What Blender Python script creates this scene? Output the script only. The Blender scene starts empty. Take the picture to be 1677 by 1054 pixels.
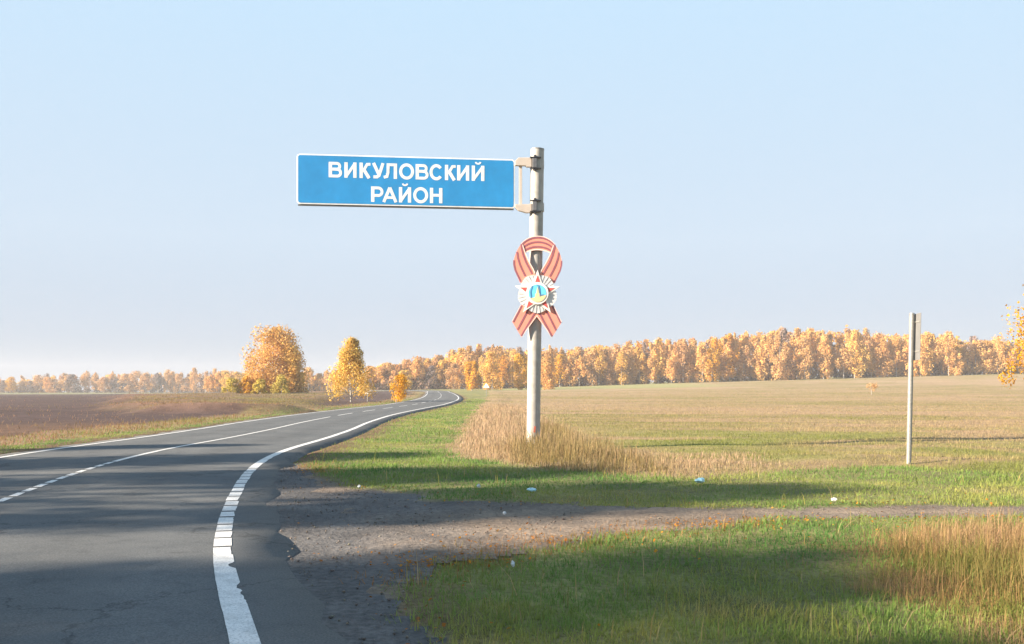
import bpy, math, random
import numpy as np
from mathutils import Matrix, Vector, Quaternion

S = bpy.context.scene
COL = S.collection
rad = math.radians

# ------------------------------------------------------------------ camera, sky, sun, exposure
cd = bpy.data.cameras.new("camera")
cd.sensor_width = 36.0
cd.sensor_fit = 'HORIZONTAL'
cd.lens = 32.2
cd.shift_y = 0.0674
cd.clip_start = 0.1
cd.clip_end = 8000
cam = bpy.data.objects.new("camera", cd)
COL.objects.link(cam)
cam.location = (0, 0, 1.6)
cam.rotation_euler = (rad(90), 0, 0)
S.camera = cam

SUN_EL = 21.0
SUN_AZ = math.atan2(-0.945, -0.327)          # clockwise from +Y, towards the sun
to_sun = Vector((math.sin(SUN_AZ) * math.cos(rad(SUN_EL)), math.cos(SUN_AZ) * math.cos(rad(SUN_EL)), math.sin(rad(SUN_EL))))

SKY = [(0, (.102, .120, .148)), (.07, (.134, .156, .187)), (.16, (.154, .184, .217)), (.40, (.142, .195, .243)), (1, (.08, .135, .205))]
W = bpy.data.worlds.new("World")
S.world = W
W.use_nodes = True
wn = W.node_tree
wn.nodes.clear()
sky = wn.nodes.new("ShaderNodeTexSky")
sky.sky_type = 'NISHITA'
sky.sun_disc = False
sky.sun_elevation = rad(SUN_EL)
sky.sun_rotation = SUN_AZ
sky.altitude = 100
sky.air_density = 1.0
sky.dust_density = 0.7
sky.ozone_density = 1.2
bg = wn.nodes.new("ShaderNodeBackground")
bg.inputs["Strength"].default_value = 0.05
wo = wn.nodes.new("ShaderNodeOutputWorld")
# milky autumn air: a smooth elevation gradient over the whole dome, with the sky texture added to it
tcw = wn.nodes.new("ShaderNodeTexCoord")
sep = wn.nodes.new("ShaderNodeSeparateXYZ")
grd = wn.nodes.new("ShaderNodeValToRGB")
wn.links.new(tcw.outputs["Generated"], sep.inputs[0])
wn.links.new(sep.outputs["Z"], grd.inputs[0])
for i, (p_, c_) in enumerate(SKY):
    e_ = grd.color_ramp.elements[i] if i < 2 else grd.color_ramp.elements.new(p_)
    e_.position = p_
    e_.color = (*c_, 1)
mixw = wn.nodes.new("ShaderNodeVectorMath"); mixw.operation = 'MULTIPLY_ADD'
mixw.inputs[1].default_value = (.04, .04, .04)
scl = wn.nodes.new("ShaderNodeVectorMath"); scl.operation = 'SCALE'
scl.inputs["Scale"].default_value = 20.0
wn.links.new(grd.outputs[0], scl.inputs[0])
wn.links.new(sky.outputs[0], mixw.inputs[0])
wn.links.new(scl.outputs[0], mixw.inputs[2])
wn.links.new(mixw.outputs[0], bg.inputs[0])
wn.links.new(bg.outputs[0], wo.inputs[0])

sl = bpy.data.lights.new("sun", 'SUN')
sl.energy = 4.6
sl.angle = rad(0.9)
sl.color = (1.0, 0.845, 0.665)
so = bpy.data.objects.new("sun", sl)
COL.objects.link(so)
so.rotation_euler = to_sun.to_track_quat('Z', 'Y').to_euler()
so.location = (-40, -20, 40)

vs = S.view_settings
S.display_settings.display_device = 'sRGB'
vs.view_transform = 'Standard'
vs.look = 'None'
vs.exposure = 2.0
vs.gamma = 1.0
vs.use_curve_mapping = False

# ------------------------------------------------------------------ helpers
RNG = np.random.default_rng(7)


def tag(o, label=None, cat=None, group=None, kind=None):
    if label: o["label"] = label
    if cat: o["category"] = cat
    if group: o["group"] = group
    if kind: o["kind"] = kind
    return o


def empty(name, loc, rot=(0, 0, 0)):
    o = bpy.data.objects.new(name, None)
    o.empty_display_size = 0.3
    o.location = loc
    o.rotation_euler = rot
    COL.objects.link(o)
    return o


def link(name, me, mat=None, parent=None, loc=None):
    if mat is not None:
        me.materials.clear()
        me.materials.append(mat)
    o = bpy.data.objects.new(name, me)
    COL.objects.link(o)
    if parent is not None: o.parent = parent
    if loc is not None: o.location = loc
    return o


def np_mesh(name, verts, faces, cols=None, smooth=False):
    """verts (n,3); faces: list of (m,k) int arrays"""
    me = bpy.data.meshes.new(name)
    verts = np.asarray(verts, np.float32)
    me.vertices.add(len(verts))
    me.vertices.foreach_set("co", verts.ravel())
    faces = [np.asarray(f, np.int32) for f in faces if len(f)]
    tot = np.concatenate([np.full(len(f), f.shape[1], np.int32) for f in faces])
    idx = np.concatenate([f.ravel() for f in faces])
    me.loops.add(len(idx))
    me.loops.foreach_set("vertex_index", idx)
    me.polygons.add(len(tot))
    st = np.concatenate([[0], np.cumsum(tot)[:-1]]).astype(np.int32)
    me.polygons.foreach_set("loop_start", st)
    if smooth: me.polygons.foreach_set("use_smooth", np.ones(len(tot), bool))
    me.update(calc_edges=True)
    if cols is not None:
        a = me.color_attributes.new("tint", 'FLOAT_COLOR', 'POINT')
        c = np.ones((len(verts), 4), np.float32)
        c[:, :3] = cols
        a.data.foreach_set("color", c.ravel())
    return me


class MB:
    """collects shapes, builds one mesh object"""
    def __init__(s): s.v, s.f = [], []
    def add(s, vs, fs):
        b = len(s.v)
        s.v += [tuple(v) for v in vs]
        s.f += [tuple(b + i for i in f) for f in fs]
    def box(s, c, d, rot=None):
        x, y, z = d[0] / 2, d[1] / 2, d[2] / 2
        vs = [Vector((a * x, b * y, e * z)) for a in (-1, 1) for b in (-1, 1) for e in (-1, 1)]
        if rot is not None: vs = [rot @ v for v in vs]
        vs = [v + Vector(c) for v in vs]
        s.add(vs, [(0, 1, 3, 2), (4, 6, 7, 5), (0, 4, 5, 1), (2, 3, 7, 6), (0, 2, 6, 4), (1, 5, 7, 3)])
    def tube(s, pts, rs, n=12, cap=True):
        pts = [Vector(p) for p in pts]
        rings = []
        for i, p in enumerate(pts):
            d = (pts[min(i + 1, len(pts) - 1)] - pts[max(i - 1, 0)]).normalized()
            a = d.cross(Vector((0, 1, 0)) if abs(d.y) < .9 else Vector((1, 0, 0))).normalized()
            b = d.cross(a)
            rings.append([p + (a * math.cos(t) + b * math.sin(t)) * rs[i] for t in (2 * math.pi * k / n for k in range(n))])
        vs = [v for r in rings for v in r]
        fs = []
        for i in range(len(pts) - 1):
            for k in range(n):
                fs.append((i * n + k, i * n + (k + 1) % n, (i + 1) * n + (k + 1) % n, (i + 1) * n + k))
        if cap:
            fs.append(tuple(range(n - 1, -1, -1)))
            fs.append(tuple((len(pts) - 1) * n + k for k in range(n)))
        s.add(vs, fs)
    def prism(s, poly, y0, y1):
        """polygon in the XZ plane extruded from y0 (front) to y1"""
        n = len(poly)
        vs = [(p[0], y0, p[1]) for p in poly] + [(p[0], y1, p[1]) for p in poly]
        s.add(vs, [tuple(range(n)), tuple(range(2 * n - 1, n - 1, -1))] + [(i, n + i, n + (i + 1) % n, (i + 1) % n) for i in range(n)])
    def build(s, name, mat, parent=None, smooth=False, bevel=0):
        me = bpy.data.meshes.new(name)
        me.from_pydata(s.v, [], s.f)
        import bmesh
        bm = bmesh.new(); bm.from_mesh(me)
        bmesh.ops.recalc_face_normals(bm, faces=bm.faces)
        bm.to_mesh(me); bm.free()
        if smooth:
            me.polygons.foreach_set("use_smooth", np.ones(len(me.polygons), bool))
        o = link(name, me, mat, parent)
        if smooth:
            try:
                me.set_sharp_from_angle(angle=rad(40))
            except Exception:
                pass
        if bevel:
            m = o.modifiers.new("bevel", 'BEVEL'); m.width = bevel; m.segments = 2; m.limit_method = 'ANGLE'
        return o


def vnoise(x, y, scale, seed=0, octaves=3):
    x = np.asarray(x, float); y = np.asarray(y, float)
    out = np.zeros(np.broadcast(x, y).shape); amp = 1.0; tot = 0
    for o in range(octaves):
        r = np.random.default_rng(seed * 17 + o).random((256, 256))
        u = x / scale * 2 ** o + 91.3; v = y / scale * 2 ** o + 37.7
        i = np.floor(u).astype(int); j = np.floor(v).astype(int)
        fu = u - i; fv = v - j
        fu = fu * fu * (3 - 2 * fu); fv = fv * fv * (3 - 2 * fv)
        g = lambda a, b: r[a % 256, b % 256]
        out += amp * ((g(i, j) * (1 - fu) + g(i + 1, j) * fu) * (1 - fv) + (g(i, j + 1) * (1 - fu) + g(i + 1, j + 1) * fu) * fv)
        tot += amp; amp *= .55
    return out / tot


def sstep(a, b, x):
    t = np.clip((x - a) / (b - a), 0, 1)
    return t * t * (3 - 2 * t)


def poly_sd(x, y, P):
    """signed distance to polygon, positive inside"""
    P = np.asarray(P, float)
    d = np.full(x.shape, 1e9); ins = np.zeros(x.shape, bool)
    for i in range(len(P)):
        a = P[i]; b = P[(i + 1) % len(P)]
        e = b - a
        t = np.clip(((x - a[0]) * e[0] + (y - a[1]) * e[1]) / (e @ e), 0, 1)
        d = np.minimum(d, np.hypot(x - a[0] - t * e[0], y - a[1] - t * e[1]))
        c = ((a[1] > y) != (b[1] > y))
        with np.errstate(divide='ignore', invalid='ignore'):
            xi = (b[0] - a[0]) * (y - a[1]) / (b[1] - a[1]) + a[0]
        ins ^= c & (x < xi)
    return np.where(ins, d, -d)


# ------------------------------------------------------------------ materials
def nodes(name):
    m = bpy.data.materials.new(name); m.use_nodes = True
    nt = m.node_tree; nt.nodes.clear()
    out = nt.nodes.new("ShaderNodeOutputMaterial")
    return m, nt, out


def N(nt, t, **kw):
    n = nt.nodes.new(t)
    for k, v in kw.items():
        if hasattr(n, k) and k not in n.inputs: setattr(n, k, v)
        else: n.inputs[k].default_value = v
    return n


def mul_col(nt, a, b_val, fac=1.0):
    m = nt.nodes.new("ShaderNodeMix"); m.data_type = 'RGBA'; m.blend_type = 'MULTIPLY'
    m.inputs["Factor"].default_value = fac
    nt.links.new(a, m.inputs[6])
    nt.links.new(b_val, m.inputs[7])
    return m.outputs[2]


def noise(nt, scale, detail=4, rough=.6, vec=None, stretch=None):
    n = N(nt, "ShaderNodeTexNoise", Scale=scale, Detail=detail, Roughness=rough)
    tc = nt.nodes.new("ShaderNodeTexCoord") if vec is None else None
    v = tc.outputs["Object"] if vec is None else vec
    if stretch:
        mp = nt.nodes.new("ShaderNodeMapping"); mp.inputs["Scale"].default_value = stretch
        nt.links.new(v, mp.inputs[0]); v = mp.outputs[0]
    nt.links.new(v, n.inputs["Vector"])
    return n.outputs["Fac"]


def ramp(nt, fac, stops):
    r = nt.nodes.new("ShaderNodeValToRGB")
    e = r.color_ramp.elements
    while len(e) < len(stops): e.new(.5)
    for i, (p, c) in enumerate(stops):
        e[i].position = p
        e[i].color = (*c, 1) if len(c) == 3 else c
    nt.links.new(fac, r.inputs[0])
    return r.outputs[0]


def bump(nt, h, strength, dist):
    b = N(nt, "ShaderNodeBump", Strength=strength, Distance=dist)
    nt.links.new(h, b.inputs["Height"])
    return b.outputs[0]


def simple(name, col, rough=.6, metal=0, var=.15, scale=8, dirt=None):
    m, nt, out = nodes(name)
    p = N(nt, "ShaderNodeBsdfPrincipled", Roughness=rough, Metallic=metal)
    n1 = noise(nt, scale, 5)
    lo = tuple(c * (1 - var) for c in col); hi = tuple(min(1, c * (1 + var)) for c in col)
    c = ramp(nt, n1, [(.3, lo), (.7, hi)])
    if dirt:
        n2 = noise(nt, scale * 4, 6, .7)
        c = mul_col(nt, c, ramp(nt, n2, [(.35, dirt), (.6, (1, 1, 1))]))
    nt.links.new(c, p.inputs["Base Color"])
    nt.links.new(p.outputs[0], out.inputs[0])
    return m


def ground_mat():
    m, nt, out = nodes("ground")
    p = N(nt, "ShaderNodeBsdfPrincipled", Roughness=.95)
    p.inputs["Specular IOR Level"].default_value = .1
    a = N(nt, "ShaderNodeVertexColor", layer_name="tint")
    n1 = noise(nt, .9, 6, .65); n2 = noise(nt, 14, 5, .7)
    c = mul_col(nt, a.outputs[0], ramp(nt, n1, [(.3, (.72, .72, .74)), (.7, (1.25, 1.22, 1.18))]))
    c = mul_col(nt, c, ramp(nt, n2, [(.3, (.6, .6, .6)), (.7, (1.3, 1.3, 1.3))]))
    nt.links.new(c, p.inputs["Base Color"])
    nt.links.new(bump(nt, n2, .8, .06), p.inputs["Normal"])
    nt.links.new(p.outputs[0], out.inputs[0])
    return m


def asphalt_mat():
    m, nt, out = nodes("asphalt")
    p = N(nt, "ShaderNodeBsdfPrincipled", Roughness=.85)
    p.inputs["Specular IOR Level"].default_value = .06
    a = N(nt, "ShaderNodeVertexColor", layer_name="tint")
    n1 = noise(nt, .5, 5, .6); n2 = noise(nt, 60, 3, .8); n3 = noise(nt, 3.5, 6, .7)
    c = mul_col(nt, a.outputs[0], ramp(nt, n1, [(.3, (.85, .86, .87)), (.7, (1.12, 1.1, 1.08))]))
    c = mul_col(nt, c, ramp(nt, n2, [(.3, (.62, .62, .63)), (.7, (1.35, 1.33, 1.3))]))
    c = mul_col(nt, c, ramp(nt, n3, [(.28, (.78, .78, .78)), (.45, (1, 1, 1)), (.72, (1.08, 1.07, 1.05))]))
    nt.links.new(c, p.inputs["Base Color"])
    # fine cracking and patched seams
    tc = nt.nodes.new("ShaderNodeTexCoord")
    wob = N(nt, "ShaderNodeTexNoise", Scale=1.2, Detail=5.0, Roughness=.7)
    nt.links.new(tc.outputs["Object"], wob.inputs["Vector"])
    add = nt.nodes.new("ShaderNodeVectorMath"); add.operation = 'MULTIPLY_ADD'
    add.inputs[1].default_value = (1.6, 1.6, 0)
    nt.links.new(wob.outputs["Color"], add.inputs[0]); nt.links.new(tc.outputs["Object"], add.inputs[2])
    vo = N(nt, "ShaderNodeTexVoronoi", Scale=.33); vo.feature = 'DISTANCE_TO_EDGE'
    nt.links.new(add.outputs[0], vo.inputs["Vector"])
    c = mul_col(nt, c, ramp(nt, vo.outputs["Distance"], [(.0, (.66, .66, .66)), (.005, (.8, .8, .8)), (.010, (1, 1, 1))]))
    nt.links.new(c, p.inputs["Base Color"])
    nt.links.new(bump(nt, n2, .5, .008), p.inputs["Normal"])
    nt.links.new(p.outputs[0], out.inputs[0])
    return m


def paint_mat():
    m, nt, out = nodes("road_paint")
    p = N(nt, "ShaderNodeBsdfPrincipled", Roughness=.7)
    n1 = noise(nt, 5, 6, .7); n2 = noise(nt, 45, 4, .8)
    c = ramp(nt, n1, [(.25, (.40, .40, .39)), (.55, (.66, .65, .63))])
    c = mul_col(nt, c, ramp(nt, n2, [(.34, (.42, .42, .43)), (.5, (1, 1, 1))]))
    nt.links.new(c, p.inputs["Base Color"])
    nt.links.new(p.outputs[0], out.inputs[0])
    return m


def blade_mat(name, trans=.35):
    m, nt, out = nodes(name)
    a = N(nt, "ShaderNodeVertexColor", layer_name="tint")
    d = nt.nodes.new("ShaderNodeBsdfDiffuse"); t = nt.nodes.new("ShaderNodeBsdfTranslucent")
    mx = N(nt, "ShaderNodeMixShader", Fac=trans)
    nt.links.new(a.outputs[0], d.inputs[0]); nt.links.new(a.outputs[0], t.inputs[0])
    nt.links.new(d.outputs[0], mx.inputs[1]); nt.links.new(t.outputs[0], mx.inputs[2])
    nt.links.new(mx.outputs[0], out.inputs[0])
    return m


def leaf_mat(name, stops, trans=.4):
    """per-tree hue by object random, per-leaf tone by the tint attribute"""
    m, nt, out = nodes(name)
    oi = nt.nodes.new("ShaderNodeObjectInfo")
    c = ramp(nt, oi.outputs["Random"], stops)
    a = N(nt, "ShaderNodeVertexColor", layer_name="tint")
    c = mul_col(nt, c, a.outputs[0])
    d = nt.nodes.new("ShaderNodeBsdfDiffuse"); t = nt.nodes.new("ShaderNodeBsdfTranslucent")
    mx = N(nt, "ShaderNodeMixShader", Fac=trans)
    nt.links.new(c, d.inputs[0]); nt.links.new(c, t.inputs[0])
    nt.links.new(d.outputs[0], mx.inputs[1]); nt.links.new(t.outputs[0], mx.inputs[2])
    nt.links.new(mx.outputs[0], out.inputs[0])
    return m


def bark_mat():
    m, nt, out = nodes("birch_bark")
    p = N(nt, "ShaderNodeBsdfPrincipled", Roughness=.85)
    n1 = noise(nt, 2.2, 5, .7, stretch=(1, 1, 4))
    n2 = noise(nt, .5, 3)
    c = ramp(nt, n1, [(.36, (.03, .028, .026)), (.46, (.42, .40, .37)), (.7, (.6, .58, .54))])
    c = mul_col(nt, c, ramp(nt, n2, [(.3, (.7, .68, .66)), (.7, (1, 1, 1))]))
    nt.links.new(c, p.inputs["Base Color"])
    nt.links.new(p.outputs[0], out.inputs[0])
    return m


M = dict(
    ground=ground_mat(), asphalt=asphalt_mat(), paint=paint_mat(),
    blade=blade_mat("grass_blade", .45), bark=bark_mat(),
    gold=leaf_mat("golden_leaves", [(0, (.66, .42, .11)), (.35, (.68, .43, .16)), (.7, (.63, .37, .135)), (1, (.68, .48, .12))]),
    rust=leaf_mat("rusty_leaves", [(0, (.57, .35, .16)), (.5, (.61, .39, .16)), (1, (.52, .31, .15))]),
    yellow=leaf_mat("yellow_leaves", [(0, (.60, .35, .03)), (1, (.62, .32, .03))]),
    lime=leaf_mat("lime_leaves", [(0, (.56, .43, .08)), (.5, (.47, .38, .09)), (1, (.60, .43, .08))]),
    twig=leaf_mat("bare_twigs", [(0, (.22, .165, .15)), (1, (.28, .20, .165))], .1),
    pole=simple("painted_steel_pole", (.355, .345, .325), .6, 0, .08, 1.2, (.82, .80, .77)),
    bracket=simple("painted_bracket", (.58, .50, .43), .55, 0, .08, 6),
    zinc=simple("zinc_plated_steel", (.27, .27, .26), .45, .25, .12, 5, (.75, .74, .72)),
    dark=simple("dark_steel", (.05, .05, .06), .5, .4, .2, 20),
    white=simple("white_film", (.80, .80, .79), .45, 0, .06, 2, (.9, .89, .87)),
    blue=simple("blue_film", (.022, .255, .57), .45, 0, .1, 1.0, (.93, .95, .97)),
    back=simple("sheet_steel_back", (.15, .15, .15), .6, .0, .12, 3),
    orange=simple("orange_stripe", (.70, .255, .19), .6, 0, .08, 3),
    black=simple("dark_stripe", (.25, .085, .11), .6, 0, .15, 3),
    pale=simple("pale_edge", (.75, .58, .52), .6, 0, .05, 3),
    silver=simple("silver_rays", (.64, .63, .62), .5, .1, .12, 8),
    starwhite=simple("star_border", (.78, .73, .68), .5, 0, .05, 6),
    red=simple("red_enamel", (.55, .09, .08), .4, 0, .1, 5),
    sky_blue=simple("blue_enamel", (.13, .52, .82), .4, 0, .06, 4),
    gold_paint=simple("gold_paint", (.70, .56, .30), .5, .1, .1, 9),
    litter_white=simple("crumpled_white_plastic", (.60, .63, .65), .4, 0, .08, 9),
    litter_blue=simple("pale_blue_plastic", (.40, .66, .72), .35, 0, .1, 9),
)

# ------------------------------------------------------------------ terrain
def z_ground(x, y):
    a = np.interp(x, [-400, -200, -97, -40, 0, 75, 230, 400], [0, 0, 1.0, 2.3, 2.8, 5.3, 9.6, 12])
    r = np.clip((y - 100) / 330, 0, None)
    r = np.where(r < 1, np.minimum(r, 1) ** 1.2, 1 + .3 * (r - 1))
    return a * np.minimum(r, 1.5)


CL = np.array([(26, -60), (12, -34), (4.3, -16), (-.4, -6), (-2.9, 0), (-4.75, 5), (-5.95, 8.3), (-7.5, 14.1), (-8.55, 19), (-9.15, 24), (-9.3, 30), (-9.65, 37),
               (-10.25, 45), (-10.9, 60), (-10.95, 80), (-10.8, 105), (-11.4, 140), (-14.3, 185), (-20, 250), (-27, 310), (-45, 362), (-85, 402), (-150, 425), (-300, 440)], float)


def catmull(P, per):
    out = []
    for i in range(len(P) - 1):
        p0 = P[max(i - 1, 0)]; p1 = P[i]; p2 = P[i + 1]; p3 = P[min(i + 2, len(P) - 1)]
        d = np.linalg.norm(p2 - p1)
        n = max(2, int(d / per))
        t1 = (p2 - p0) / max(np.linalg.norm(p2 - p0), 1e-6) * d
        t2 = (p3 - p1) / max(np.linalg.norm(p3 - p1), 1e-6) * d
        for k in range(n):
            t = k / n
            h = (2 * t ** 3 - 3 * t ** 2 + 1, t ** 3 - 2 * t ** 2 + t, -2 * t ** 3 + 3 * t ** 2, t ** 3 - t ** 2)
            out.append(h[0] * p1 + h[1] * t1 + h[2] * p2 + h[3] * t2)
    out.append(P[-1])
    return np.array(out)


C0 = catmull(CL, .5)
# light smoothing, then arc length
for _ in range(12):
    C0[1:-1] = .25 * C0[:-2] + .5 * C0[1:-1] + .25 * C0[2:]
seg = np.linalg.norm(np.diff(C0, axis=0), axis=1)
ARC = np.concatenate([[0], np.cumsum(seg)])
SS = np.arange(0, ARC[-1], .5)
CC = np.stack([np.interp(SS, ARC, C0[:, 0]), np.interp(SS, ARC, C0[:, 1])], 1)
TT = np.gradient(CC, axis=0); TT /= np.linalg.norm(TT, axis=1)[:, None]
NR = np.stack([TT[:, 1], -TT[:, 0]], 1)       # to the right of travel
S0 = SS[np.argmin(np.abs(CC[:, 1]) + (SS > 400) * 999)]  # arc length beside the camera


def road_pt(s, off):
    x = np.interp(s, SS, CC[:, 0]) + np.interp(s, SS, NR[:, 0]) * off
    y = np.interp(s, SS, CC[:, 1]) + np.interp(s, SS, NR[:, 1]) * off
    return x, y


def s_at_y(yv):
    i = np.argmin(np.abs(CC[:, 1] - yv) + (np.abs(CC[:, 0]) > 60) * 1e3)
    return SS[i]


def road_d(x, y):
    """signed offset from the centre line, right positive"""
    x = np.asarray(x, float); y = np.asarray(y, float)
    sh = x.shape; x = x.ravel(); y = y.ravel()
    idx = np.zeros(len(x), int)
    best = np.full(len(x), 1e18)
    for st in range(0, len(CC), 4):
        d = (x - CC[st, 0]) ** 2 + (y - CC[st, 1]) ** 2
        m = d < best
        best[m] = d[m]; idx[m] = st
    lo = np.clip(idx - 3, 0, len(CC) - 1)
    b2 = np.full(len(x), 1e18); bi = idx.copy()
    for k in range(7):
        j = np.clip(lo + k, 0, len(CC) - 1)
        d = (x - CC[j, 0]) ** 2 + (y - CC[j, 1]) ** 2
        m = d < b2
        b2[m] = d[m]; bi[m] = j[m]
    off = (x - CC[bi, 0]) * NR[bi, 0] + (y - CC[bi, 1]) * NR[bi, 1]
    sg = np.where(off >= 0, 1, -1)
    return (sg * np.sqrt(b2)).reshape(sh)


HALF = 3.15
TRACK = [(-5.1, 20.5), (-4.1, 18.2), (-2.38, 15.0), (-.69, 13.1), (1.35, 12.6), (4.75, 12.7), (7.2, 12.85), (12, 13.6), (24, 16.5), (24, 14.6), (12, 11.9),
         (6.8, 11.75), (3.5, 11.35), (1.47, 10.4), (.39, 9.55), (-.68, 8.63), (-.98, 7.87), (-.63, 6.3), (.1, 4.2), (1.6, 1), (4, -3.5), (8, -13), (3, -14), (-.2, -6), (-2.9, 3), (-4.2, 9), (-5.6, 17)]
DRY = [(-6, 240), (-3.4, 96), (-2.04, 40), (-1.85, 28.2), (-1.38, 22.9), (-.53, 20.7), (.39, 18.75), (1.87, 17.4), (3.3, 16.9), (4.95, 18), (6.1, 18.75), (8.4, 19), (10.5, 16.8), (30, 19), (500, 60), (900, 420), (-12, 420), (-8, 300)]
BUSH = [(3.3, 9.5), (4.3, 10.4), (6, 11), (9, 11.3), (9, 2.5), (2.6, 4.5), (2.9, 6.2), (2.75, 7.2)]
WEEDS = [(-26, 64), (-45, 110), (-78, 190), (-70, 250), (-36, 245), (-30, 150), (-18.5, 90), (-16, 66)]


def zones(x, y):
    """weights of each ground cover"""
    d = road_d(x, y)
    n1 = vnoise(x, y, 2.2, 1) - .5; n2 = vnoise(x, y, 9, 2) - .5; n3 = vnoise(x, y, .7, 3) - .5
    w = {}
    track = sstep(-.18, .22, poly_sd(x, y, TRACK) + n3 * .9 + n1 * .35)
    dry = sstep(-.4, .5, poly_sd(x, y, DRY) + n1 * 1.6 + n2 * 1.2)
    bush = sstep(-.4, .5, poly_sd(x, y, BUSH) + n1 * 1.2)
    shoulder = sstep(5.0, 4.0, np.abs(d) + n3 * 1.1 + n1 * 1.0)
    left = (d < 0)
    soil = np.where(left, sstep(7.2, 8.4, -d + n1 * 2.2 + n2 * 1.5), 0)
    weeds = np.where(left, sstep(-3, 3, poly_sd(x, y, WEEDS) + n2 * 14), 0)
    leftdry = np.where(left, sstep(4.6, 5.9, -d + n1 * 2.0), 0)
    far = sstep(300, 340, y + n2 * 30)
    return dict(d=d, track=track, dry=dry, bush=bush, shoulder=shoulder, soil=soil, weeds=weeds, leftdry=leftdry, left=left, far=far, n1=n1, n2=n2, n3=n3)


GREEN = np.array((.18, .195, .075)); LIME = np.array((.28, .26, .10)); STRAW = np.array((.33, .24, .14)); PINK = np.array((.33, .225, .15))
EARTH = np.array((.13, .095, .075)); SOIL = np.array((.092, .066, .062)); DIRT = np.array((.20, .165, .135)); OLIVE = np.array((.20, .175, .06))


def mixc(a, b, t): return a * (1 - t[..., None]) + b * t[..., None]


def lime_patch(x, y):
    return sstep(.42, .66, vnoise(x * .55, y, 3.4, 68) + .10) * sstep(46, 30, y) * sstep(.5, 5, x) * sstep(16, 19, y)


def ground_col(x, y, Z=None):
    Z = Z or zones(x, y)
    n1, n2, n3 = Z['n1'], Z['n2'], Z['n3']
    c = mixc(np.broadcast_to(GREEN, x.shape + (3,)), LIME, np.clip(.45 + n1 * 1.6 + n2, 0, 1))
    c = mixc(c, EARTH, np.clip(.25 + n3 * 1.2, 0, 1) * .6)
    c = mixc(c, EARTH * np.array((1.15, .95, .8)), Z['shoulder'] * .85)
    field = mixc(np.broadcast_to(STRAW, x.shape + (3,)), OLIVE, np.clip(.25 + (vnoise(x * .4, y, 5, 66) - .5) * 2.4 + (vnoise(x * .35, y, 22, 9) - .5) * 2.0, 0, .8))
    field = mixc(field, PINK, np.clip(.2 + n1 * 1.5, 0, .8))
    field = mixc(field, np.array((.19, .21, .055)), lime_patch(x, y) * .75)
    strip = Z['far'] * sstep(95, 60, x)
    field = mixc(field, np.array((.26, .27, .11)), strip * .8)
    c = mixc(c, field, Z['dry'])
    c = mixc(c, np.array((.24, .14, .06)), Z['bush'] * .8)
    lft = mixc(c, mixc(np.broadcast_to(PINK * .85, x.shape + (3,)), OLIVE, np.clip(.4 + n2 * 2, 0, 1)), Z['leftdry'])
    so = np.broadcast_to(SOIL, x.shape + (3,)) * (1 + (vnoise(x * .3, y, 5, 21) - .5) * .5)[..., None]
    so = mixc(so, np.array((.17, .105, .065)), np.clip(sstep(55, 35, y + n2 * 30), 0, 1) * .55)
    lft = mixc(lft, so, Z['soil'])
    lft = mixc(lft, mixc(np.broadcast_to(OLIVE * .85, x.shape + (3,)), np.array((.19, .12, .09)), np.clip(.5 + n2 * 2.2 + n1, 0, 1)), Z['weeds'])
    lft = mixc(lft, np.array((.22, .23, .10)), sstep(330, 420, y + n2 * 30) * sstep(-150, -110, x) * (1 - Z['weeds']))
    c = np.where(Z['left'][..., None], lft, c)
    c = mixc(c, DIRT, Z['track'])
    return c


def relief(x, y, Z):
    b = (vnoise(x, y, 3, 5) - .5) * .10 * (1 - Z['track']) * sstep(3.6, 5.5, np.abs(Z['d']))
    b = b + .08 * Z['dry'] * sstep(0, 1, 1 - np.abs(poly_sd(x, y, DRY) - 2.2) / 2.4)
    b = b + .9 * Z['weeds'] * (.6 + Z['n2'])
    b = b + (vnoise(x * .5, y, 4, 15) - .5) * .5 * Z['soil'] * sstep(40, 90, y)
    b = b - .06 * sstep(4.0, 3.7, np.abs(Z['d']))        # bed under the asphalt
    return b


def h(x, y):
    x = np.asarray(x, float); y = np.asarray(y, float)
    Z = zones(x, y)
    return z_ground(x, y) + relief(x, y, Z)


def h1(x, y): return float(h(np.array([x]), np.array([y]))[0])


def build_ground():
    def axis(lo, hi, fine_lo, fine_hi, step, grow):
        a = list(np.arange(fine_lo, fine_hi, step))
        st = step
        while a[-1] < hi: st *= grow; a.append(a[-1] + st)
        st = step; b = [a[0]]
        while b[-1] > lo: st *= grow; b.append(b[-1] - st)
        return np.array(b[::-1][:-1] + a)
    ax = axis(-1300, 1300, -16, 14, .16, 1.045)
    ay = axis(-300, 1500, 3.5, 32, .16, 1.035)
    X, Y = np.meshgrid(ax, ay)
    x = X.ravel(); y = Y.ravel()
    Z = zones(x, y)
    z = z_ground(x, y) + relief(x, y, Z)
    nx, ny = len(ax), len(ay)
    i = np.arange((nx - 1) * (ny - 1)); r = i // (nx - 1); c = i % (nx - 1)
    a = r * nx + c
    F = np.stack([a, a + 1, a + nx + 1, a + nx], 1)
    me = np_mesh("ground", np.stack([x, y, z], 1), [F], ground_col(x, y, Z), smooth=True)
    o = link("ground", me, M['ground'])
    tag(o, kind="structure")
    print("ground", len(x))


build_ground()


# ------------------------------------------------------------------ road, markings, track
def lift(y): return .012 + np.clip(y, 0, None) * .0007


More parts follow.
